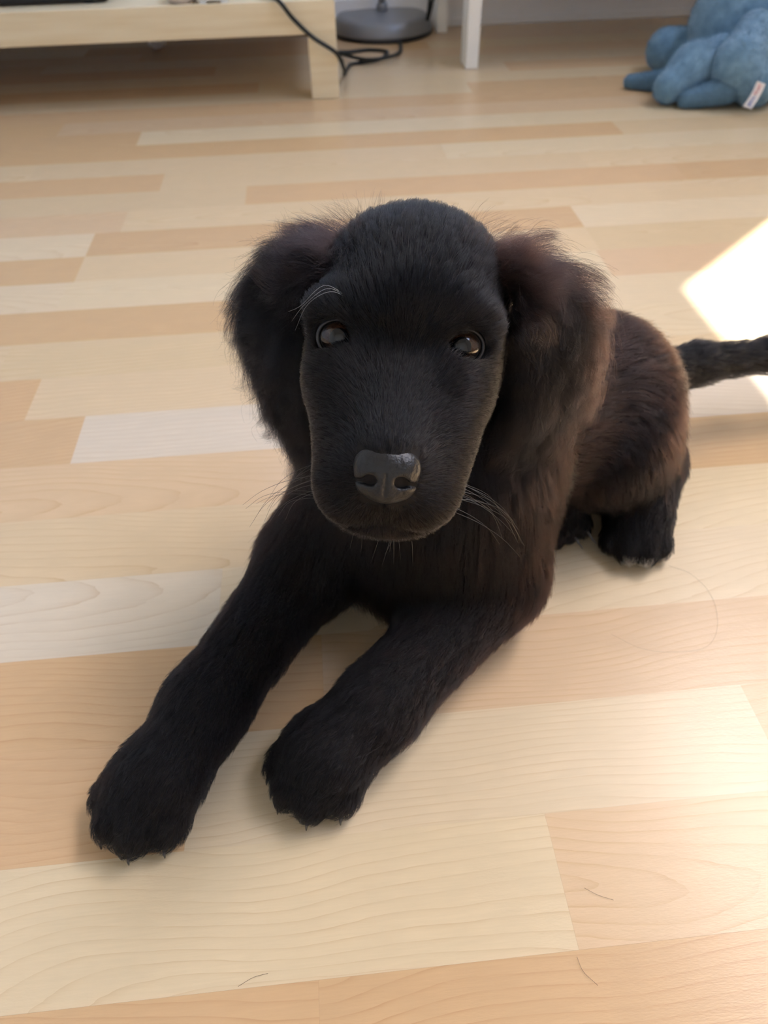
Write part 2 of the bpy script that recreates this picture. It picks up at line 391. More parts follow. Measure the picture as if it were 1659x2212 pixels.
def np_mesh(name, V, Q, mats, parent=None, smooth=True, origin=(0, 0, 0)):
    V = V - np.asarray(origin); me = bpy.data.meshes.new(name)
    nv, nf = len(V), len(Q); w = Q.shape[1]
    me.vertices.add(nv); me.vertices.foreach_set('co', V.astype(np.float32).ravel())
    me.loops.add(nf * w); me.loops.foreach_set('vertex_index', Q.astype(np.int32).ravel())
    me.polygons.add(nf); me.polygons.foreach_set('loop_start', np.arange(nf, dtype=np.int32) * w)
    me.update(calc_edges=True); me.validate()
    for mt in mats: me.materials.append(mt)
    if smooth: me.polygons.foreach_set('use_smooth', np.ones(len(me.polygons), bool))
    o = bpy.data.objects.new(name, me); COL.objects.link(o)
    if parent is not None:
        o.parent = parent; o.location = Vector(origin) - parent.matrix_world.translation if False else Vector(origin) - Vector(parent['_wo'])
    else: o.location = origin
    o['_wo'] = list(map(float, origin))
    return o

def smooth_verts(V, Q, it=2, lam=0.5):
    for _ in range(it):
        acc = np.zeros_like(V); num = np.zeros(len(V))
        for a, b in ((0, 1), (1, 2), (2, 3), (3, 0)):
            np.add.at(acc, Q[:, a], V[Q[:, b]]); np.add.at(acc, Q[:, b], V[Q[:, a]])
            num += np.bincount(Q[:, a], minlength=len(V)) + np.bincount(Q[:, b], minlength=len(V))
        V = V + lam * (acc / num[:, None] - V)
    return V

def norm(v): return v / (np.linalg.norm(v, axis=-1, keepdims=True) + 1e-12)

# ------------------------------------------------------------------ the puppy
EYE0 = np.array([0.0320, 0.2910, 0.2190])
OF = norm(np.array([-0.175, -0.980, -0.05])); HR = np.array([0.980, -0.170, -0.062]); HR = norm(HR - OF * (HR @ OF)); OU = np.cross(OF, HR)
PIT = math.radians(15); HF = OF * math.cos(PIT) + OU * math.sin(PIT); HU = np.cross(HF, HR)      # head raised towards the camera
HM = np.array([HR, HF, HU])                      # rows: right, forward, up
def hp(r, f, u): return EYE0 + 0.01 * (r * HR + f * HF + u * HU)
def hv(r, f, u): return r * HR + f * HF + u * HU
def op_(r, f, u): return EYE0 + 0.01 * (r * HR + f * OF + u * OU)     # level frame, for the hanging ears
def hcm(*r): return [0.01 * x for x in r]

D = Field((-0.20, 0.125, -0.004), (0.56, 0.60, 0.300), 0.0022)
def build_body(F):
    B = norm(np.array([0.17, 0.11, -0.02]))       # chest to rump direction
    # trunk
    cone(F, (0.080, 0.365, 0.098), (0.190, 0.425, 0.078), 0.062, 0.056, 0.03, ln=0.020, tone=0.42)
    ell(F, (0.062, 0.335, 0.090), (0.062, 0.066, 0.078), 0.03, flow=(-0.1, -0.35, -0.9), ln=0.024, tone=0.10)     # chest
    ell(F, (0.052, 0.300, 0.060), (0.048, 0.030, 0.046), 0.025, flow=(-0.1, -0.35, -0.9), ln=0.024, tone=0.0)    # chest front
    ell(F, (0.196, 0.428, 0.065), (0.046, 0.048, 0.052), 0.03, flow=(0.6, 0.4, -0.5), ln=0.018, tone=0.45)          # rump
    cone(F, (0.058, 0.345, 0.120), (0.046, 0.365, 0.190), 0.056, 0.046, 0.03, flow=(0.1, 0.2, -1), ln=0.020, tone=0.12)  # neck
    # fore limbs
    cone(F, (0.085, 0.328, 0.105), (0.090, 0.302, 0.045), 0.037, 0.033, 0.025, flow=(0.1, 0.1, -1), ln=0.018, tone=0.25)
    cone(F, (0.089, 0.292, 0.036), (0.012, 0.216, 0.029), 0.0305, 0.0215, 0.02, ln=0.009, tone=0.12)
    cone(F, (0.012, 0.216, 0.029), (-0.018, 0.190, 0.024), 0.0215, 0.0225, 0.015, ln=0.008, tone=0.05)
    cone(F, (0.020, 0.345, 0.100), (-0.020, 0.322, 0.045), 0.036, 0.032, 0.025, flow=(-0.1, 0, -1), ln=0.016, tone=0.1)
    cone(F, (-0.026, 0.320, 0.038), (-0.088, 0.226, 0.029), 0.0285, 0.0215, 0.02, ln=0.009, tone=0.05)
    cone(F, (-0.088, 0.226, 0.029), (-0.108, 0.190, 0.024), 0.0215, 0.0225, 0.015, ln=0.008, tone=0.0)
    # paws: knuckle mass and four toes
    def paw(c, d, s=1.0, ln=0.0055, tone=0.0):
        d = norm(np.array([d[0], d[1], 0.0])); p = np.array([d[1], -d[0], 0.0]); M = np.array([p, d, [0, 0, 1]]); c = np.asarray(c, float)
        ell(F, c + [0, 0, 0.021 * s], np.array([0.0265, 0.030, 0.021]) * s, 0.010, M, flow=d, ln=ln, tone=tone)
        for q, fwd, rad, zz in ((-1.5, 0.010, 0.0110, 0.0135), (-0.52, 0.0205, 0.0122, 0.0155), (0.52, 0.0205, 0.0122, 0.0155), (1.5, 0.010, 0.0110, 0.0135)):
            t = norm(d + p * q * 0.16)
            ell(F, c + p * q * 0.0128 * s + d * fwd * s + [0, 0, zz * s], np.array([rad, 0.0165, zz]) * s, 0.0032, np.array([[t[1], -t[0], 0], t, [0, 0, 1]]), flow=d + np.array([0, 0, -0.5]), ln=ln, tone=tone)
        return c, d, p
    paws = [paw((-0.022, 0.194, 0), (-0.55, -0.83), 0.95), paw((-0.1165, 0.186, 0), (-0.52, -0.86), 0.95)]
    # near hind leg: thigh, shank, foot; far hind foot peeping out under the belly
    ell(F, (0.196, 0.398, 0.066), (0.042, 0.050, 0.054), 0.02, flow=(0.1, -0.3, -1), ln=0.016, tone=0.18)
    cone(F, (0.190, 0.372, 0.065), (0.236, 0.402, 0.032), 0.033, 0.022, 0.02, flow=(0.1, -0.1, -1), ln=0.013, tone=0.08)
    cone(F, (0.240, 0.400, 0.026), (0.217, 0.356, 0.025), 0.0205, 0.0205, 0.015, ln=0.009, tone=0.05)
    paws.append(paw((0.2115, 0.348, 0), (-0.25, -0.97), 0.82))
    cone(F, (0.170, 0.42, 0.02), (0.162, 0.368, 0.018), 0.018, 0.017, 0.012, ln=0.004, tone=0.1)
    for q in (-1, 0, 1): ell(F, (0.162 + 0.0105 * q, 0.354 + 0.004 * q, 0.014), (0.008, 0.012, 0.011), 0.003, flow=(0, -1, -0.3), ln=0.003, tone=0.1)
    # tail
    T = [(0.238, 0.455, 0.068), (0.295, 0.476, 0.066), (0.365, 0.487, 0.062), (0.415, 0.490, 0.074), (0.465, 0.492, 0.098), (0.505, 0.494, 0.130)]
    tr = [0.020, 0.0135, 0.0115, 0.0105, 0.010, 0.008]
    for i in range(len(T) - 1): cone(F, T[i], T[i + 1], tr[i], tr[i + 1], 0.012, flow=np.array(T[i + 1]) - T[i] + np.array([0, 0, -0.010]), ln=0.011, tone=0.0)
    return paws

def build_head(F):
    e = lambda c, r, k=0.012, op='add', flow=None, ln=0.0, tone=0, M=HM: ell(F, hp(*c), hcm(*r), k, M, op, None if flow is None else hv(*flow), ln, tone)
    e((0.40, -4.6, 1.30), (4.60, 5.2, 3.85), 0.02, flow=(0, -1, 0.0), ln=0.0095, tone=0.0)        # cranium
    e((0.05, -0.75, 0.95), (3.1, 2.2, 2.2), 0.014, flow=(0, -0.8, 0.6), ln=0.007, tone=0.0)       # forehead
    for s in (-1, 1):
        e((s * 2.75, -0.50, 1.25), (1.75, 1.3, 1.05), 0.012, flow=(s * 0.6, -0.7, 0.4), ln=0.006, tone=0.0)    # brow
        e((0.25 + s * 3.0, -2.4, -1.9), (1.75, 3.0, 2.9), 0.02, flow=(s * 0.5, -0.7, -0.5), ln=0.008, tone=0.08)   # cheek
        e((0.2 + s * 2.05, 1.5, -3.1), (1.65, 3.0, 2.2), 0.016, flow=(s * 0.6, -0.7, -0.3), ln=0.005, tone=0.05)
        e((s * 2.40, 0.40, -1.8), (1.9, 2.6, 2.0), 0.014, flow=(s * 0.6, -0.7, -0.3), ln=0.005, tone=0.05)      # below eye
        e((s * 1.52, 5.05, -4.8), (1.70, 1.90, 1.75), 0.010, flow=(s * 0.7, -0.5, -0.6), ln=0.0035, tone=0.08)  # flew
        e((0.08 + s * 1.95, 2.9, -4.1), (1.45, 2.4, 2.0), 0.012, flow=(s * 0.5, -0.8, -0.4), ln=0.004, tone=0.10)      # lip side
    cone(F, hp(0, 0.5, -1.75), hp(0, 5.8, -3.05), 0.021, 0.0150, 0.012, flow=hv(0, -1, 0.4), ln=0.0038, tone=0.0)   # bridge
    cone(F, hp(0, 0.5, -3.1), hp(0, 4.7, -4.1), 0.029, 0.0210, 0.012, flow=hv(0, -1, -0.3), ln=0.004, tone=0.05)   # muzzle core
    e((0, 4.9, -6.10), (2.35, 1.65, 1.05), 0.007, flow=(0, -0.6, -0.8), ln=0.005, tone=0.08)                         # chin
    cone(F, hp(0, 2.8, -5.8), hp(0, -4.0, -4.6), 0.019, 0.028, 0.015, flow=hv(0, -0.8, -0.6), ln=0.010, tone=0.1)   # jaw and throat
    # mouth line, philtrum, eye sockets
    cone(F, hp(0, 7.0, -4.1), hp(0, 6.75, -5.6), 0.0010, 0.0010, 0.002, op='sub')
    for s in (-1, 1):
        pts = [(0, 6.75, -5.65), (s * 0.9, 6.6, -6.0), (s * 1.9, 5.9, -6.2), (s * 2.9, 4.5, -6.1), (s * 3.35, 3.0, -5.7)]
        for a, b in zip(pts[:-1], pts[1:]): cone(F, hp(*a), hp(*b), 0.0010, 0.0010, 0.003, op='sub')
        c = EYES[s]; ell(F, c[0] + 0.006 * c[1], (0.0106, 0.0096, 0.0090), 0.0035, c[2], 'sub')

# gaze: both eyes look towards the camera
EYES = {}
for s, pos in ((-1, (-2.78, -0.05, 0.0)), (1, (2.78, -0.05, 0.05))):
    c = hp(*pos); g = norm(norm(CAM_P - c) * 0.55 + hv(s * 0.35, 0.75, 0.1) * 0.45)
    rr0 = norm(np.cross(g, np.array([0, 0, 1.0]))); uu = np.cross(rr0, g)
    EYES[s] = (c, g, np.array([rr0, uu, g]))

PAWS = build_body(D); build_head(D)
D.f[:, :, :] = np.maximum(D.f, (0.0010 - (D.lo[2] + D.h * np.arange(D.n[2])))[None, None, :].astype(np.float32))
V, Q = surface_nets(D); V = smooth_verts(V, Q, 2, 0.4)
m_skin = simple_mat('black_skin', (0.010, 0.008, 0.008, 1), 0.75, 0.2, noise=0.15, nscale=200)
ORG = np.array([0.12, 0.34, 0.0])
puppy = np_mesh('puppy', V, Q, [m_skin], None, True, ORG)
tag(puppy, 'black long-haired puppy lying on the laminate floor looking up', 'dog')

#@@FURNITURE

# ------------------------------------------------------------------ low television bench (birch veneer)
def veneer():
    mt, n, l, b = new_mat('birch_veneer'); tc = n.new('ShaderNodeTexCoord'); mp = n.new('ShaderNodeMapping'); mp.inputs['Scale'].default_value = (4, 60, 60)
    nz = n.new('ShaderNodeTexNoise'); nz.inputs['Scale'].default_value = 1.5; nz.inputs['Detail'].default_value = 4; l.new(tc.outputs['Object'], mp.inputs[0]); l.new(mp.outputs[0], nz.inputs['Vector'])
    cr = n.new('ShaderNodeValToRGB'); cr.color_ramp.elements[0].position = 0.3; cr.color_ramp.elements[0].color = srgb(232, 212, 174); cr.color_ramp.elements[1].position = 0.7; cr.color_ramp.elements[1].color = srgb(243, 228, 196)
    l.new(nz.outputs['Fac'], cr.inputs[0]); l.new(cr.outputs[0], b.inputs['Base Color']); b.inputs['Roughness'].default_value = 0.42; return mt
m_birch = veneer()
bench = empty('tv_bench', (-0.70, 1.75, 0)); tag(bench, 'low birch veneer television bench with thick top and square legs', 'bench')
box_obj('top', (-1.45, 1.49, 0.102), (0.052, 2.020, 0.1515), m_birch, bench, 0.0012)
for lx in (-1.45, 0.002):
    for ly in (1.49, 1.97): box_obj('leg', (lx, ly, 0.0005), (lx + 0.05, ly + 0.05, 0.102), m_birch, bench, 0.0012)
# things on the bench
m_blk = simple_mat('black_plastic', (0.012, 0.013, 0.017, 1), 0.4, 0.4)
box = empty('set_top_box', (-0.56, 1.62, 0.1515)); tag(box, 'flat black electronics box on the left of the birch bench', 'media player')
box_obj('case', (-0.80, 1.535, 0.1535), (-0.335, 1.75, 0.195), m_blk, box, 0.006)
for fx in (-0.78, -0.37):
    for fy in (1.55, 1.72): lathe('foot', [(0.009, 0.0), (0.010, 0.001), (0.010, 0.0021)], m_blk, box, 16, loc=(fx + 0.56, fy - 1.62, 0))
m_clip = simple_mat('pale_pink_plastic', (0.72, 0.64, 0.62, 1), 0.35, 0.5)
lathe('dish', [(0.012, 0.0), (0.022, 0.001), (0.028, 0.010), (0.030, 0.018), (0.028, 0.018), (0.025, 0.009), (0.010, 0.004)], m_clip, None, 40, loc=(-0.207, 1.522, 0.1515))
tag(bpy.data.objects['dish'], 'small pale pink dish at the front edge of the bench', 'dish')
plug = empty('power_adapter', (-0.152, 1.518, 0.1515)); tag(plug, 'white plastic power adapter beside the pink dish on the bench', 'adapter')
m_pw = simple_mat('white_plastic', (0.85, 0.85, 0.84, 1), 0.35, 0.5)
box_obj('case', (-0.180, 1.494, 0.154), (-0.124, 1.545, 0.178), m_pw, plug, 0.006)
for dx in (-0.018, 0.018): box_obj('foot', (-0.152 + dx - 0.006, 1.495, 0.1516), (-0.152 + dx + 0.006, 1.51, 0.1545), m_pw, plug, 0.001)
# cable over the front edge of the bench down to the lamp
m_cable = simple_mat('black_cable', (0.012, 0.014, 0.013, 1), 0.5, 0.4)
cpts = [(-0.12, 1.60, 0.1560), (-0.075, 1.53, 0.1562), (-0.045, 1.4845, 0.1555), (-0.020, 1.4835, 0.127), (0.012, 1.4835, 0.098), (0.050, 1.4835, 0.074), (0.064, 1.52, 0.040), (0.068, 1.60, 0.012), (0.085, 1.70, 0.0042), (0.115, 1.715, 0.0042), (0.150, 1.735, 0.0042), (0.170, 1.79, 0.0042),
        (0.135, 1.815, 0.0042), (0.090, 1.805, 0.0042), (0.066, 1.79, 0.0078), (0.085, 1.745, 0.0100), (0.120, 1.705, 0.0110), (0.160, 1.715, 0.0105), (0.195, 1.78, 0.0042), (0.205, 1.845, 0.0042), (0.205, 1.872, 0.0042)]
cab = tube('lamp_cable', cpts, 0.0036, m_cable, None, 8, 7); tag(cab, 'black cable hanging over the bench edge and looped before the lamp', 'cable')

# ------------------------------------------------------------------ floor lamp
lamp = empty('floor_lamp', (0.178, 1.988, 0)); tag(lamp, 'floor lamp with round dark grey metal base and slim pole', 'lamp')
m_lamp = simple_mat('grey_metal', (0.24, 0.245, 0.26, 1), 0.40, 0.5, 0.3)
m_pole = simple_mat('brushed_steel', (0.42, 0.42, 0.43, 1), 0.35, 0.5, 0.7)
lathe('base_rim', [(0.100, 0.0), (0.114, 0.0005), (0.117, 0.004), (0.116, 0.009)], m_blk, lamp, 64)
lathe('base', [(0.116, 0.009), (0.1155, 0.013), (0.108, 0.030), (0.102, 0.036), (0.090, 0.0385), (0.050, 0.041), (0.018, 0.043)], m_lamp, lamp, 64)
lathe('socket', [(0.013, 0.040), (0.013, 0.055), (0.0115, 0.058)], m_lamp, lamp, 32)
lathe('pole', [(0.0085, 0.050), (0.0085, 1.45)], m_pole, lamp, 24)
lathe('lamp_shade', [(0.16, 1.42), (0.12, 1.68), (0.118, 1.68), (0.158, 1.42)], simple_mat('lamp_shade_fabric', (0.8, 0.76, 0.68, 1), 0.9), lamp, 48)
LB = np.array([0.178, 1.988, 0.0])
tube('cord', [np.array(p_) - LB for p_ in [(0.276, 1.940, 0.030), (0.2795, 1.935, 0.060), (0.281, 1.935, 0.11), (0.283, 1.94, 0.20), (0.276, 1.955, 0.40), (0.262, 1.975, 0.75), (0.19, 1.988, 1.05)]], 0.0034, m_cable, lamp, 8, 7)
tube('cord', [np.array(p_) - LB for p_ in [(0.279, 1.942, 0.030), (0.286, 1.937, 0.060), (0.2925, 1.937, 0.10), (0.295, 1.945, 0.20), (0.286, 1.96, 0.42), (0.266, 1.98, 0.78), (0.19, 1.990, 1.10)]], 0.0034, m_cable, lamp, 8, 7)

# ------------------------------------------------------------------ white side table by the wall
tb = empty('side_table', (0.72, 1.83, 0)); tag(tb, 'white lacquered table with slim legs standing against the wall', 'table')
box_obj('table_top', (0.300, 1.640, 0.170), (1.00, 2.020, 0.195), m_white, tb, 0.002)
for lx, ly, w_, d_ in ((0.314, 1.642, 0.0255, 0.058), (0.9575, 1.66, 0.0255, 0.058), (0.302, 1.957, 0.024, 0.045), (0.962, 1.957, 0.024, 0.045)):
    box_obj('leg', (lx, ly, 0.0005), (lx + w_, ly + d_, 0.170), m_white, tb, 0.0015)

# ------------------------------------------------------------------ blue plush toy
def plush_mat():
    mt, n, l, b = new_mat('blue_plush'); tc = n.new('ShaderNodeTexCoord')
    nz = n.new('ShaderNodeTexNoise'); nz.inputs['Scale'].default_value = 60; nz.inputs['Detail'].default_value = 5; l.new(tc.outputs['Object'], nz.inputs['Vector'])
    cr = n.new('ShaderNodeValToRGB'); cr.color_ramp.elements[0].position = 0.3; cr.color_ramp.elements[0].color = srgb(104, 140, 168); cr.color_ramp.elements[1].position = 0.75; cr.color_ramp.elements[1].color = srgb(136, 172, 200)
    l.new(nz.outputs['Fac'], cr.inputs[0]); l.new(cr.outputs[0], b.inputs['Base Color']); b.inputs['Roughness'].default_value = 0.95; b.inputs['Specular IOR Level'].default_value = 0.1
    b.inputs['Sheen Weight'].default_value = 0.6; b.inputs['Sheen Roughness'].default_value = 0.5; b.inputs['Sheen Tint'].default_value = (0.75, 0.88, 1, 1)
    n2 = n.new('ShaderNodeTexNoise'); n2.inputs['Scale'].default_value = 350; l.new(tc.outputs['Object'], n2.inputs['Vector'])
    bp = n.new('ShaderNodeBump'); bp.inputs['Strength'].default_value = 0.6; bp.inputs['Distance'].default_value = 0.003; l.new(n2.outputs['Fac'], bp.inputs['Height']); l.new(bp.outputs[0], b.inputs['Normal'])
    return mt
m_plush = plush_mat()
TOY = np.array([0.76, 1.44, 0.0])
toy = empty('plush_toy', TOY); tag(toy, 'blue plush soft toy slumped on the floor near the wall', 'soft toy'); toy['_wo'] = list(map(float, TOY))
def plush(name, prims, h=0.004, k=0.02, origin=TOY):
    los, his = [], []
    for p_ in prims:
        if p_[0] == 'e': los.append(np.array(p_[1]) - max(p_[2])); his.append(np.array(p_[1]) + max(p_[2]))
        else:
            R_ = max(p_[3], p_[4]); los += [np.array(p_[1]) - R_, np.array(p_[2]) - R_]; his += [np.array(p_[1]) + R_, np.array(p_[2]) + R_]
    F_ = Field(np.min(los, 0) - 0.012, np.max(his, 0) + 0.012, h)
    for p_ in prims:
        if p_[0] == 'e': ell(F_, p_[1], p_[2], k)
        else: cone(F_, p_[1], p_[2], p_[3], p_[4], k)
    F_.f[:, :, :] = np.maximum(F_.f, (0.0015 - (F_.lo[2] + F_.h * np.arange(F_.n[2])))[None, None, :].astype(np.float32))
    v, q = surface_nets(F_); v = smooth_verts(v, q, 2, 0.5)
    return np_mesh(name, v, q, [m_plush], toy, True, origin)
plush('body', [('e', (0.800, 1.500, 0.085), (0.098, 0.090, 0.095)), ('e', (0.770, 1.47, 0.045), (0.06, 0.06, 0.045))])
plush('limb', [('c', (0.735, 1.535, 0.045), (0.690, 1.560, 0.038), 0.034, 0.037)])
plush('limb', [('c', (0.725, 1.415, 0.072), (0.668, 1.385, 0.050), 0.022, 0.036), ('c', (0.668, 1.385, 0.050), (0.620, 1.360, 0.028), 0.036, 0.026)])
plush('limb', [('c', (0.770, 1.400, 0.098), (0.728, 1.345, 0.060), 0.032, 0.042), ('c', (0.728, 1.345, 0.060), (0.758, 1.325, 0.034), 0.040, 0.034)])
plush('limb', [('c', (0.710, 1.330, 0.028), (0.645, 1.335, 0.014), 0.022, 0.013)], 0.003)
plush('limb', [('c', (0.640, 1.435, 0.018), (0.590, 1.462, 0.012), 0.017, 0.0105)], 0.003)
plush('limb', [('c', (0.80, 1.39, 0.10), (0.835, 1.345, 0.045), 0.034, 0.044)])
plush('limb', [('c', (0.86, 1.50, 0.06), (0.93, 1.46, 0.04), 0.045, 0.038)])
plush_parts = [o for o in COL.objects if o.parent == toy]
tg = np.array([[0.7395, 1.2775, 0.0500], [0.7340, 1.2740, 0.0335], [0.7235, 1.2700, 0.0150]]); tw = norm(np.array([0.93, -0.25, -0.25])) * 0.0075; tn_ = norm(np.cross(tg[0] - tg[2], tw)); tn_ = tn_ if tn_[1] < 0 else -tn_
vs, fs = [], []
for p_ in catmull(tg, 5):
    for a_ in (-1, 1):
        for b_ in (0, 1): vs.append(p_ - TOY + tw * a_ + tn_ * 0.0008 * b_)
nr = len(vs) // 4
for i_ in range(nr - 1):
    for a_, b_ in ((0, 1), (1, 3), (3, 2), (2, 0)): fs.append((i_ * 4 + a_, i_ * 4 + b_, i_ * 4 + 4 + b_, i_ * 4 + 4 + a_))
fs += [(0, 2, 3, 1), tuple((nr - 1) * 4 + q_ for q_ in (0, 1, 3, 2))]
tago = mesh_obj('label_tag', vs, fs, simple_mat('white_ribbon', (0.82, 0.80, 0.82, 1), 0.6), toy); tago['label'] = 'white ribbon tag with blue and red lettering'
up3 = norm(tg[0] - tg[2]); rt3 = norm(tw)
for txt, t0, colr in (('JELL', 0.07, (0.10, 0.18, 0.55, 1)), ('YCAT', 0.52, (0.75, 0.12, 0.16, 1))):
    fc = bpy.data.curves.new('lettering', 'FONT'); fc.body = txt; fc.size = 0.0085; fc.extrude = 0.00015; fo = bpy.data.objects.new('tmp_lettering', fc); COL.objects.link(fo)
    dg = bpy.context.evaluated_depsgraph_get(); me = bpy.data.meshes.new_from_object(fo.evaluated_get(dg)); bpy.data.objects.remove(fo)
    xs_ = [v.co.x for v in me.vertices]; sc_ = 0.0165 / (max(xs_) - min(xs_)); base = tg[2] + (tg[0] - tg[2]) * t0 - TOY + tn_ * 0.0016 + rt3 * 0.003
    for v in me.vertices: v.co = Vector(base + up3 * v.co.x * sc_ - rt3 * v.co.y * 0.95 + tn_ * v.co.z)
    lo_ = bpy.data.objects.new('lettering', me); COL.objects.link(lo_); lo_.parent = tago; me.materials.append(simple_mat('print_' + txt.lower(), colr, 0.7))
#@@EAR

# ears: flattened flaps that fold out from the skull and hang down
def ear_flap(pts, hw, th, wdir):
    n = 9; C = catmull(pts, n); W = catmull([[a, b, 0] for a, b in zip(hw, th)], n); WD = norm(catmull(wdir, n)); S = 20
    Vv, Qq, ax = [], [], []
    for i in range(len(C)):
        t = norm(C[min(i + 1, len(C) - 1)] - C[max(i - 1, 0)]); w = norm(WD[i] - t * (WD[i] @ t)); nn = np.cross(t, w)
        for k in range(S):
            a = 2 * math.pi * k / S; Vv.append(C[i] + W[i][0] * math.cos(a) * w + W[i][1] * math.sin(a) * nn); ax.append((t, w * math.cos(a)))
    for i in range(len(C) - 1):
        for k in range(S):
            k2 = (k + 1) % S; Qq.append((i * S + k, i * S + k2, (i + 1) * S + k2, (i + 1) * S + k))
    m0 = len(Vv); Vv.append(C[0]); Vv.append(C[-1]); ax += [(norm(C[1] - C[0]), np.zeros(3)), (norm(C[-1] - C[-2]), np.zeros(3))]
    T = []
    for q in Qq: T += [(q[0], q[1], q[2]), (q[0], q[2], q[3])]
    for k in range(S):
        T.append((m0, (k + 1) % S, k)); b = (len(C) - 1) * S; T.append((m0 + 1, b + k, b + (k + 1) % S))
    tt = np.repeat(np.linspace(0, 1, len(C)), S); tt = np.r_[tt, 0, 1]
    return np.array(Vv), np.array(T), np.array([a[0] for a in ax]), np.array([a[1] for a in ax]), tt

EAR = {}
for s in (-1, 1):
    if s == 1:
        P_ = [op_(2.9, -4.6, 1.2), op_(4.9, -4.9, 1.35), op_(6.8, -4.4, 0.0), op_(8.0, -3.5, -3.0), op_(7.3, -1.9, -6.0), op_(6.1, 0.1, -9.2)]
        wd = [hv(0.1, 1, 0.0), hv(0.2, 1, 0.2), hv(0.7, -0.7, 0.3), hv(0.8, -0.7, 0.2), hv(0.8, -0.6, 0.1), hv(0.8, -0.5, 0)]
        wd[0] = -wd[0]; wd[1] = -wd[1]
    else:
        P_ = [op_(-2.6, -4.6, 1.1), op_(-4.3, -4.9, 1.2), op_(-5.6, -4.5, 0.0), op_(-6.3, -3.6, -2.3), op_(-5.7, -2.3, -5.2), op_(-4.6, -0.8, -8.6)]
        wd = [hv(0.1, -1, 0), hv(0.0, -1, 0), hv(-0.7, -0.7, 0.2), hv(-0.8, -0.7, 0.2), hv(-0.7, -0.6, 0.1), hv(-0.7, -0.5, 0)]
    EAR[s] = ear_flap(P_, hcm(1.3, 1.6, 2.0, 2.2, 1.6, 0.5), hcm(0.35, 0.45, 0.42, 0.38, 0.34, 0.25), wd)

def fur_material():
    mt = bpy.data.materials.new('fur'); mt.use_nodes = True; n = mt.node_tree.nodes; l = mt.node_tree.links
    n.remove(n['Principled BSDF'])
    h = n.new('ShaderNodeBsdfHairPrincipled'); h.model = 'CHIANG'; h.parametrization = 'COLOR'
    h.inputs['Roughness'].default_value = 0.24; h.inputs['Radial Roughness'].default_value = 0.40
    h.inputs['IOR'].default_value = 1.345; h.inputs['Random Roughness'].default_value = 0.2
    at = n.new('ShaderNodeAttribute'); at.attribute_name = 'fur_color'; l.new(at.outputs['Color'], h.inputs['Color'])
    l.new(h.outputs[0], n['Material Output'].inputs[0])
    return mt
m_fur = fur_material()
BLACK = np.array([0.0018, 0.0020, 0.0030]); BACKLIT_BROWN = np.array([0.026, 0.012, 0.009]); WHITE = np.array([0.75, 0.72, 0.66])  # the brown paints in light glowing through backlit black fur

def sample_tris(V, T, N, dens=None):
    a, b, c = V[T[:, 0]], V[T[:, 1]], V[T[:, 2]]; cr = np.cross(b - a, c - a); ar = 0.5 * np.linalg.norm(cr, axis=1)
    if dens is not None: ar = ar * dens(norm(cr), (a + b + c) / 3)
    i = RNG.choice(len(T), N, p=ar / ar.sum()); r1 = np.sqrt(RNG.random(N)); r2 = RNG.random(N)
    w = np.stack([1 - r1, r1 * (1 - r2), r1 * r2], 1); return i, w

def vert_normals(V, T):
    cr = np.cross(V[T[:, 1]] - V[T[:, 0]], V[T[:, 2]] - V[T[:, 0]]); N = np.zeros_like(V)
    for k in range(3): np.add.at(N, T[:, k], cr)
    return norm(N)

LOCK = [None]
def grow(root, nrm, flow, length, npt=6, lift=0.9, lay=1.0, grav=0.15, rough=0.12, clump=0.5, cl_n=14, wave=None, wave_k=2.2, fly=0.0):
    """strands as (N, npt, 3): leave along the normal, bend over into the lie of the coat, gather into locks"""
    N = len(root); flow = flow - nrm * np.sum(flow * nrm, 1, keepdims=True); flow = norm(flow)
    jit_ = RNG.normal(0, rough, (N, 3)); P = np.zeros((N, npt, 3)); P[:, 0] = root
    L = (length * (0.72 + 0.5 * RNG.random(N)))[:, None]
    ph = RNG.random(N) * 6.28
    for k in range(1, npt):
        t = k / (npt - 1); d = nrm * lift * (1 - t) ** 1.2 * 0.9 + flow * (lay * (0.35 + t)) + jit_ * (0.5 + t) + np.array([0, 0, -grav * t])
        P[:, k] = P[:, k - 1] + norm(d) * L / (npt - 1)
    if wave is not None:
        side = np.cross(nrm, flow); tt = np.linspace(0, 1, npt)
        P += side[:, None, :] * (np.reshape(wave, (-1, 1)) * L)[:, :, None] * (np.sin(tt[None, :] * wave_k * 6.28 * 0.5 + ph[:, None] * 0.15) * tt[None, :])[:, :, None]
    if np.any(np.asarray(clump) > 0):
        ng = max(4, N // cl_n); g = RNG.choice(N, ng, replace=False); kd = kdtree.KDTree(ng)
        for j, q in enumerate(g): kd.insert(root[q], j)
        kd.balance(); near = np.fromiter((g[kd.find(r)[1]] for r in root), int, N)
        tt = np.linspace(0, 1, npt)[None, :, None] ** 1.4; amt = np.reshape(clump, (-1, 1, 1)) * (0.6 + 0.4 * RNG.random((N, 1, 1))) * np.where(RNG.random((N, 1, 1)) < fly, 0.15, 1.0)
        off = P[near] - root[near][:, None, :]
        # tips drawn towards the guide strand's tip
        LOCK[0] = near
        P = P + tt * amt * ((root[near][:, None, :] + off) - P) * np.minimum(1.0, 1.0)
    P[:, :, 2] = np.maximum(P[:, :, 2], 0.0012 + 0.0006 * RNG.random((N, 1)))
    return P

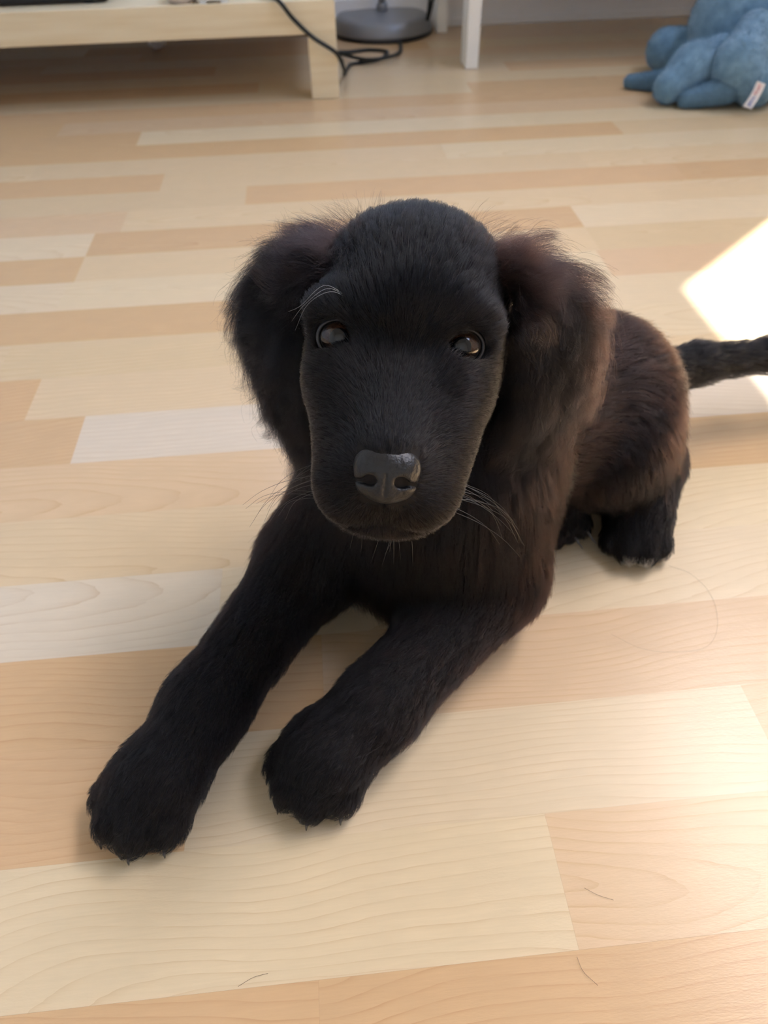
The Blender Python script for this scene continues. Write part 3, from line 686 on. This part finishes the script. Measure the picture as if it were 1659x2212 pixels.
def fur_object(name, P, col, rad, parent, origin):
    N, npt = P.shape[:2]; cu = bpy.data.hair_curves.new(name); cu.add_curves([npt] * N)
    cu.attributes['position'].data.foreach_set('vector', (P - np.asarray(origin)).astype(np.float32).ravel())
    ra = cu.attributes.get('radius') or cu.attributes.new('radius', 'FLOAT', 'POINT')
    prof = np.linspace(1, 0.25, npt)[None, :] * np.asarray(rad).reshape(-1, 1) * np.ones((N, 1))
    ra.data.foreach_set('value', prof.astype(np.float32).ravel())
    ca = cu.attributes.new('fur_color', 'FLOAT_COLOR', 'CURVE')
    ca.data.foreach_set('color', np.c_[col, np.ones(N)].astype(np.float32).ravel())
    cu.materials.append(m_fur); o = bpy.data.objects.new(name, cu); COL.objects.link(o)
    o.parent = parent; o.location = Vector(origin) - Vector(parent['_wo']); o['_wo'] = list(map(float, origin)); o['kind'] = 'stuff'
    return o

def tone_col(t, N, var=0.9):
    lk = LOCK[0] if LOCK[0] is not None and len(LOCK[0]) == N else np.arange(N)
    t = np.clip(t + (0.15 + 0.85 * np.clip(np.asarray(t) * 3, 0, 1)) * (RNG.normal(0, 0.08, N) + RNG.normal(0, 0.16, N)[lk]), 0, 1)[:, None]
    return (BLACK * (1 - t) + BACKLIT_BROWN * t) * (1 + 0.6 * var * (RNG.random((N, 1)) - 0.5) + 0.8 * (RNG.random(N)[lk] - 0.5)[:, None])

# coat of the body: lie and length blended from the nearest limbs
VW = V; TR = np.vstack([Q[:, [0, 1, 2]], Q[:, [0, 2, 3]]]); VN = vert_normals(VW, TR)
def coat(N, dens, seed_fn=None):
    i, w = sample_tris(VW, TR, N, dens); tv = TR[i]
    root = (VW[tv] * w[:, :, None]).sum(1); nn = norm((VN[tv] * w[:, :, None]).sum(1))
    W = np.zeros(N); FL = np.zeros((N, 3)); LN = np.zeros(N); TO = np.zeros(N)
    x, y, z = root[:, 0], root[:, 1], root[:, 2]
    for fn, fl, ln, tone in D.prims:
        d = fn(x, y, z); q = np.exp(-np.clip(d, -0.004, 0.2) / 0.006)
        W += q; FL += q[:, None] * norm(fl)[None, :]; LN += q * ln; TO += q * tone
    return root, nn, FL / W[:, None], LN / W, TO / W

TOCAM = lambda c: norm(CAM_P - c)
def in_head(c): return ((c - EYE0) @ HF > -0.105) & ((c - EYE0) @ HU > -0.080 - 0.25 * np.maximum(0, (c - EYE0) @ HF * -1)) & (np.linalg.norm(c - EYE0, axis=1) < 0.125)
def eye_clear(root):
    m_ = np.ones(len(root), bool)
    for s in (-1, 1): m_ &= np.linalg.norm(root - (EYES[s][0] + 0.004 * EYES[s][1]), axis=1) > 0.0116
    loc = (root - hp(0, 6.65, -3.25)) @ HM.T
    m_ &= ~((np.abs(loc[:, 0]) < 0.0125 - 0.3 * np.maximum(0, -loc[:, 2])) & (np.abs(loc[:, 2]) < 0.0110) & (loc[:, 1] > -0.006))
    return m_
#@@FUR

N_BODY, N_HEAD, N_EAR = 130000, 100000, 36000
def dens_body(n, c):
    d = np.where((n * TOCAM(c)).sum(1) > -0.35, 1.0, 0.25); d *= np.where(c[:, 2] < 0.004, 0.05, 1.0); return d * np.where(in_head(c), 0.0, 1.0)
root, nn, fl, ln, to = coat(N_BODY, dens_body)
big = ln > 0.012
to = to + 0.25 * np.clip(nn[:, 0], 0, 1) * (to > 0.15)  # right-facing hair turned browner, painting in the light from the right
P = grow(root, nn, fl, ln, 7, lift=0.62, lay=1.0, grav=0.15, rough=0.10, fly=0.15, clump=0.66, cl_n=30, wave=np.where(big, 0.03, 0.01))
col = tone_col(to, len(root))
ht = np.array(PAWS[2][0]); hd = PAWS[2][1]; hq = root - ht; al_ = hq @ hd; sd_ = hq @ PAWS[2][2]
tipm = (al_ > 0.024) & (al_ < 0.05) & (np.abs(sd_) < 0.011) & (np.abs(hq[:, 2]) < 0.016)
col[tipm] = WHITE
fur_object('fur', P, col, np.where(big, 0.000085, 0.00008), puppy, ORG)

def dens_head(n, c): return np.where((n * TOCAM(c)).sum(1) > -0.3, 1.0, 0.15) * np.where(in_head(c), 1.0, 0.0) * np.where((c - EYE0) @ HF > 0.0, 1.5, 1.0)
root, nn, fl, ln, to = coat(N_HEAD, dens_head); kk = eye_clear(root); root, nn, fl, ln, to = root[kk], nn[kk], fl[kk], ln[kk], to[kk]
P = grow(root, nn, fl, ln, 6, lift=0.45, lay=1.0, grav=0.05, rough=0.07, clump=0.70 * np.clip(ln / 0.009, 0.25, 1.0), cl_n=30)
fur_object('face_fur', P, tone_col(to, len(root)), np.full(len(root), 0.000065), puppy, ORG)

for s in (-1, 1):
    Ve, Te, Ta, Wa, tt = EAR[s]; Ne = vert_normals(Ve, Te)
    eo = np_mesh('ear', Ve, Te, [m_skin], puppy, True, Ve[0])
    tag(eo, 'floppy ear with long wavy hair, backlit fringe painted brown' if s == 1 else 'floppy ear with long shaggy black hair')
    i, w = sample_tris(Ve, Te, N_EAR); tv = Te[i]
    root = (Ve[tv] * w[:, :, None]).sum(1); nn = norm((Ne[tv] * w[:, :, None]).sum(1))
    al = norm((Ta[tv] * w[:, :, None]).sum(1)); wa = (Wa[tv] * w[:, :, None]).sum(1); te = (tt[tv] * w).sum(1)
    out = np.array([0.35 * s, 0.1, 0.0])
    up_ = np.clip(1 - te / 0.30, 0, 1)[:, None]
    fl = al * 0.9 + wa * 0.45 + RNG.normal(0, 0.20, (len(te), 3)) + out * 0.4 * (1 - te)[:, None] + up_ * np.array([0.5 * s, 0.3, 0.45]) + np.array([0, 0, -0.45]) * np.clip(te - 0.3, 0, 1)[:, None]
    L = 0.019 + 0.010 * np.sin(np.clip(te, 0, 1) * 3.14) + 0.008 * up_[:, 0] + 0.006 * np.clip(np.linalg.norm(wa, axis=1), 0, 1)
    P = grow(root, nn, fl, L, 9, lift=0.45, lay=1.0, grav=0.25, rough=0.15, fly=0.22, clump=0.84, cl_n=100, wave=np.full(len(root), 0.12), wave_k=3.0)
    bt = (0.06 + 0.65 * np.clip((wa @ np.array([0.8, 0.5, 0.2])) - 0.25, 0, 1) + 1.0 * up_[:, 0]) if s == 1 else (0.02 + 0.25 * up_[:, 0])  # brown at the ear's top and outer edge paints in the backlight
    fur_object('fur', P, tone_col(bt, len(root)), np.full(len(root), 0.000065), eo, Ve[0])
# short pile of the plush toy
m_pile = bpy.data.materials.new('plush_pile'); m_pile.use_nodes = True
_n = m_pile.node_tree.nodes; _b = _n['Principled BSDF']; _b.inputs['Roughness'].default_value = 0.9; _b.inputs['Specular IOR Level'].default_value = 0.1
_a = _n.new('ShaderNodeAttribute'); _a.attribute_name = 'fur_color'; m_pile.node_tree.links.new(_a.outputs['Color'], _b.inputs['Base Color'])
for po in plush_parts:
    me = po.data; vv = np.zeros(len(me.vertices) * 3); me.vertices.foreach_get('co', vv); vv = vv.reshape(-1, 3) + np.array(po['_wo'])
    qq = np.zeros(len(me.polygons) * 4, int); me.polygons.foreach_get('vertices', qq); qq = qq.reshape(-1, 4); tt_ = np.vstack([qq[:, [0, 1, 2]], qq[:, [0, 2, 3]]])
    Nn = 9000 if po.name.startswith('body') else 4500
    i, w = sample_tris(vv, tt_, Nn, lambda n, c: np.where((n * TOCAM(c)).sum(1) > -0.3, 1.0, 0.1)); vn_ = vert_normals(vv, tt_); root = (vv[tt_[i]] * w[:, :, None]).sum(1); nn = norm((vn_[tt_[i]] * w[:, :, None]).sum(1))
    P = grow(root, nn, np.tile([[-0.3, -0.3, -0.8]], (Nn, 1)), np.full(Nn, 0.0045), 4, lift=1.0, lay=0.5, grav=0.1, rough=0.35, clump=0.3, cl_n=10)
    cc = np.array([0.190, 0.320, 0.440])[None, :] * (0.75 + 0.55 * RNG.random((Nn, 1)))
    fo_ = fur_object('pile', P, cc, np.full(Nn, 0.00028), po, po['_wo']); fo_.data.materials.clear(); fo_.data.materials.append(m_pile)
#@@FACE

# eyes: glossy ball with pupil, iris and dark sclera, and a wet lid rim
m_pup = simple_mat('pupil', (0.004, 0.004, 0.005, 1), 0.03, 0.6)
m_iris = simple_mat('iris_brown', (0.030, 0.014, 0.008, 1), 0.05, 0.6, noise=0.4, nscale=900)
m_scl = simple_mat('eye_dark_edge', (0.012, 0.010, 0.010, 1), 0.05, 0.6)
m_lid = simple_mat('eyelid_skin', (0.022, 0.020, 0.022, 1), 0.30, 0.5)
for mt in (m_pup, m_iris, m_scl):
    b = mt.node_tree.nodes['Principled BSDF']; b.inputs['Specular IOR Level'].default_value = 0.2; b.inputs['Coat Weight'].default_value = 0.8; b.inputs['Coat Roughness'].default_value = 0.02; b.inputs['Coat IOR'].default_value = 1.45
for s in (-1, 1):
    c, g, M = EYES[s]; g2 = norm(norm(CAM_P - c) * 0.8 + g * 0.2); r0 = norm(np.cross(g2, [0, 0, 1.0])); u0 = np.cross(r0, g2)
    bm = bmesh.new(); bmesh.ops.create_uvsphere(bm, u_segments=48, v_segments=36, radius=0.0101)
    for f in bm.faces:
        a = math.degrees(math.acos(max(-1, min(1, f.calc_center_median().normalized().z)))); f.material_index = 0 if a < 24 else (1 if a < 46 else 2); f.smooth = True
    for v in bm.verts:
        a = v.co.normalized().z
        if a > 0.70: v.co *= 1 + 0.05 * (a - 0.70) / 0.30
        p_ = v.co.x * r0 + v.co.y * u0 + v.co.z * g2; v.co = Vector(p_)
    eo = bm_obj('eye', bm, None, puppy); ce = c + 0.0008 * g; eo.location = Vector(ce - ORG)
    for mt in (m_pup, m_iris, m_scl): eo.data.materials.append(mt)
    eo['label'] = 'dark brown glossy eye'
    # lid rim
    pts = []; NN = 40
    for k in range(NN):
        a = 2 * math.pi * k / NN; rx, ry = 0.0097, 0.0086 * (1.0 if math.sin(a) > 0 else 0.95)
        x_, y_ = rx * math.cos(a), ry * math.sin(a) - 0.10 * abs(x_ if False else rx * math.cos(a)) * 0
        pts.append(x_ * M[0] + y_ * M[1] + g * (math.sqrt(max(1e-9, 0.0109 ** 2 - x_ * x_ - y_ * y_)) - 0.0002))
    vs, fs = [], []
    for k in range(NN):
        t = norm(pts[(k + 1) % NN] - pts[k - 1]); rad_ = norm(pts[k]); sd_ = np.cross(t, rad_)
        for j in range(8):
            w_ = 2 * math.pi * j / 8; vs.append(pts[k] + 0.00085 * math.cos(w_) * rad_ + 0.0013 * math.sin(w_) * sd_)
    for k in range(NN):
        for j in range(8):
            k2, j2 = (k + 1) % NN, (j + 1) % 8; fs.append((k * 8 + j, k * 8 + j2, k2 * 8 + j2, k2 * 8 + j))
    mesh_obj('eyelid', vs, fs, m_lid, eo, True)

# nose leather
m_nose = simple_mat('nose_leather', (0.008, 0.008, 0.010, 1), 0.36, 0.5, noise=0.2, nscale=500, bump=0.35)
NC = (6.65, -3.15)                                # forward, up of the nose centre
NF = Field(hp(0, *NC) - 0.026, hp(0, *NC) + 0.026, 0.0006)
NP = math.radians(24); NFW = HF * math.cos(NP) + HU * math.sin(NP); NUP = np.cross(NFW, HR); NMX = np.array([HR, NFW, NUP])
def nh(r, f, u): return hp(0, *NC) + 0.01 * (r * 1.05 * HR + f * NFW + u * 1.18 * NUP)
def ne(c, r, k=0.003, op='add'): ell(NF, nh(*c), hcm(r[0] * 1.05, r[1], r[2] * 1.18), k, NMX, op)
ne((0, -0.05, 0.22), (1.10, 0.90, 0.88), 0.004)
for s in (-1, 1):
    ne((s * 0.72, 0.05, 0.15), (0.60, 0.62, 0.66), 0.004); ne((s * 0.70, -0.05, -0.42), (0.52, 0.58, 0.42), 0.003)
ne((0, 0.20, -0.15), (0.55, 0.48, 0.80), 0.004); ne((0, 0.0, -0.68), (0.80, 0.45, 0.36), 0.004)
for s in (-1, 1):
    ne((s * 0.60, 0.66, -0.26), (0.26, 0.50, 0.20), 0.0012, 'sub'); cone(NF, nh(s * 0.70, 0.60, -0.30), nh(s * 1.20, 0.25, -0.34), 0.0015, 0.0008, 0.0012, op='sub')
cone(NF, nh(0, 0.80, 0.0), nh(0, 0.48, -1.2), 0.0003, 0.0009, 0.0010, op='sub')
NV, NQ = surface_nets(NF); NV = smooth_verts(NV, NQ, 2, 0.4)
no = np_mesh('nose', NV, NQ, [m_nose], puppy, True, hp(0, *NC)); no['label'] = 'dark grey leathery nose with two nostrils'

# whiskers and brow hairs
m_whisk = simple_mat('whisker_hair', (0.05, 0.045, 0.042, 1), 0.35, 0.6)
m_whisk2 = simple_mat('pale_hair', (0.45, 0.45, 0.47, 1), 0.3, 0.6)
wr = random.Random(5)
for s in (-1, 1):
    for k in range(13):
        f0, u0_ = wr.uniform(3.2, 5.8), wr.uniform(-5.7, -4.2); a = hp(s * (3.15 - 0.22 * max(0, f0 - 4)), f0, u0_)
        d = hv(s * wr.uniform(0.6, 1.0), wr.uniform(-0.3, 0.25), wr.uniform(-0.5, 0.1)); d = norm(d); L = wr.uniform(0.022, 0.042); g_ = np.array([0, 0, -1.0])
        pts = [a - d * 0.003, a + d * L * 0.33 + g_ * L * 0.04, a + d * L * 0.66 + g_ * L * 0.17, a + d * L * 0.9 + g_ * L * wr.uniform(0.35, 0.55)]
        tube('whisker', [p_ - ORG for p_ in pts], 0.00013, m_whisk, puppy, 5, 4, 0.3)
for k in range(9):
    a = hp(wr.uniform(-1.5, 1.5), 5.9 + wr.uniform(-.3, .3), -7.0); d = norm(hv(wr.uniform(-.4, .4), 0.3, -1)); L = wr.uniform(0.006, 0.014)
    tube('whisker', [p_ - ORG for p_ in (a, a + d * L * .5, a + d * L + np.array([0, 0.002, -0.002]))], 0.00011, m_whisk, puppy, 5, 3, 0.3)
for k in range(3):
    a = hp(-2.3 - 0.15 * k, 0.35, 1.9 + 0.12 * k); pts = [a, a + 0.01 * hv(-0.9, 0.5, 0.45), a + 0.01 * hv(-1.9, 0.55, -0.2 - 0.15 * k), a + 0.01 * hv(-2.5, 0.3, -1.5 + 0.3 * k)]
    tube('brow_hair', [p_ - ORG for p_ in pts], 0.00007, m_whisk2, puppy, 5, 6, 0.4)
# claws
m_claw = simple_mat('claw_horn', (0.06, 0.055, 0.055, 1), 0.25, 0.5)
for pi, (c, d, p_) in enumerate(PAWS[:2]):
    sc_ = 0.95 if pi < 2 else 0.82
    for q, fwd in ((-1.5, 0.024), (-0.52, 0.035), (0.52, 0.035), (1.5, 0.024)):
        t = norm(d + p_ * q * 0.16); a = np.asarray(c) + p_ * q * 0.0128 * sc_ + t * fwd * sc_ + np.array([0, 0, 0.0085])
        tube('claw', [a - ORG, a + t * 0.002 + np.array([0, 0, -0.0012]) - ORG, a + t * 0.0030 + np.array([0, 0, -0.0045]) - ORG], 0.0014, m_claw, puppy, 8, 4, 0.25)
# loose hairs shed on the planks
m_shed = simple_mat('shed_hair', (0.10, 0.065, 0.045, 1), 0.5, 0.4)
for pts, lab in (([(0.0945, 0.0868, 0.0007), (0.0958, 0.0805, 0.0007), (0.1010, 0.0742, 0.0007)], 'short curved dark hair on the orange plank nearest the camera'),
                 ([(0.107, 0.1165, 0.0007), (0.113, 0.1125, 0.0007), (0.120, 0.1095, 0.0007)], 'short dark hair on the pinkish plank right of the cream one'),
                 ([(-0.068, 0.0905, 0.0007), (-0.061, 0.0935, 0.0007), (-0.054, 0.0945, 0.0007)], 'short dark hair lying across the cream plank edge below the paws'),
                 ([(0.170, 0.268, 0.0007), (0.186, 0.255, 0.0007), (0.206, 0.250, 0.0007), (0.229, 0.252, 0.0007), (0.243, 0.268, 0.0007), (0.249, 0.292, 0.0007), (0.243, 0.312, 0.0007), (0.230, 0.322, 0.0007)], 'long thin hair curling on the floor in front of the hind paw')):
    o_ = tube('shed_hair', pts, 0.00009 if len(pts) < 5 else 0.00006, m_shed, None, 5, 8); tag(o_, lab, 'hair', 'loose hairs on the floor')
# far hind foot: two small claws showing under the belly
for q in (0, 1):
    a = np.array([0.1640 + 0.0105 * q, 0.3450 + 0.004 * q, 0.0150])
    tube('claw', [a - ORG, a + np.array([0.002, -0.004, -0.001]) - ORG, a + np.array([0.006, -0.0075, -0.006]) - ORG], 0.0017, m_claw, puppy, 8, 4, 0.3)
# scrap under the bench
bm = bmesh.new(); bmesh.ops.create_icosphere(bm, subdivisions=3, radius=0.018); wr2 = random.Random(9)
for v in bm.verts: v.co *= 1 + wr2.uniform(-0.16, 0.16); v.co.z = max(v.co.z * 0.75, -0.0125)
scrap = bm_obj('paper_scrap', bm, simple_mat('crumpled_paper', (0.7, 0.68, 0.68, 1), 0.8), None, False, (-0.335, 1.93, 0.0128)); tag(scrap, 'small pale crumpled scrap on the dark floor under the bench', 'paper')
#@@END
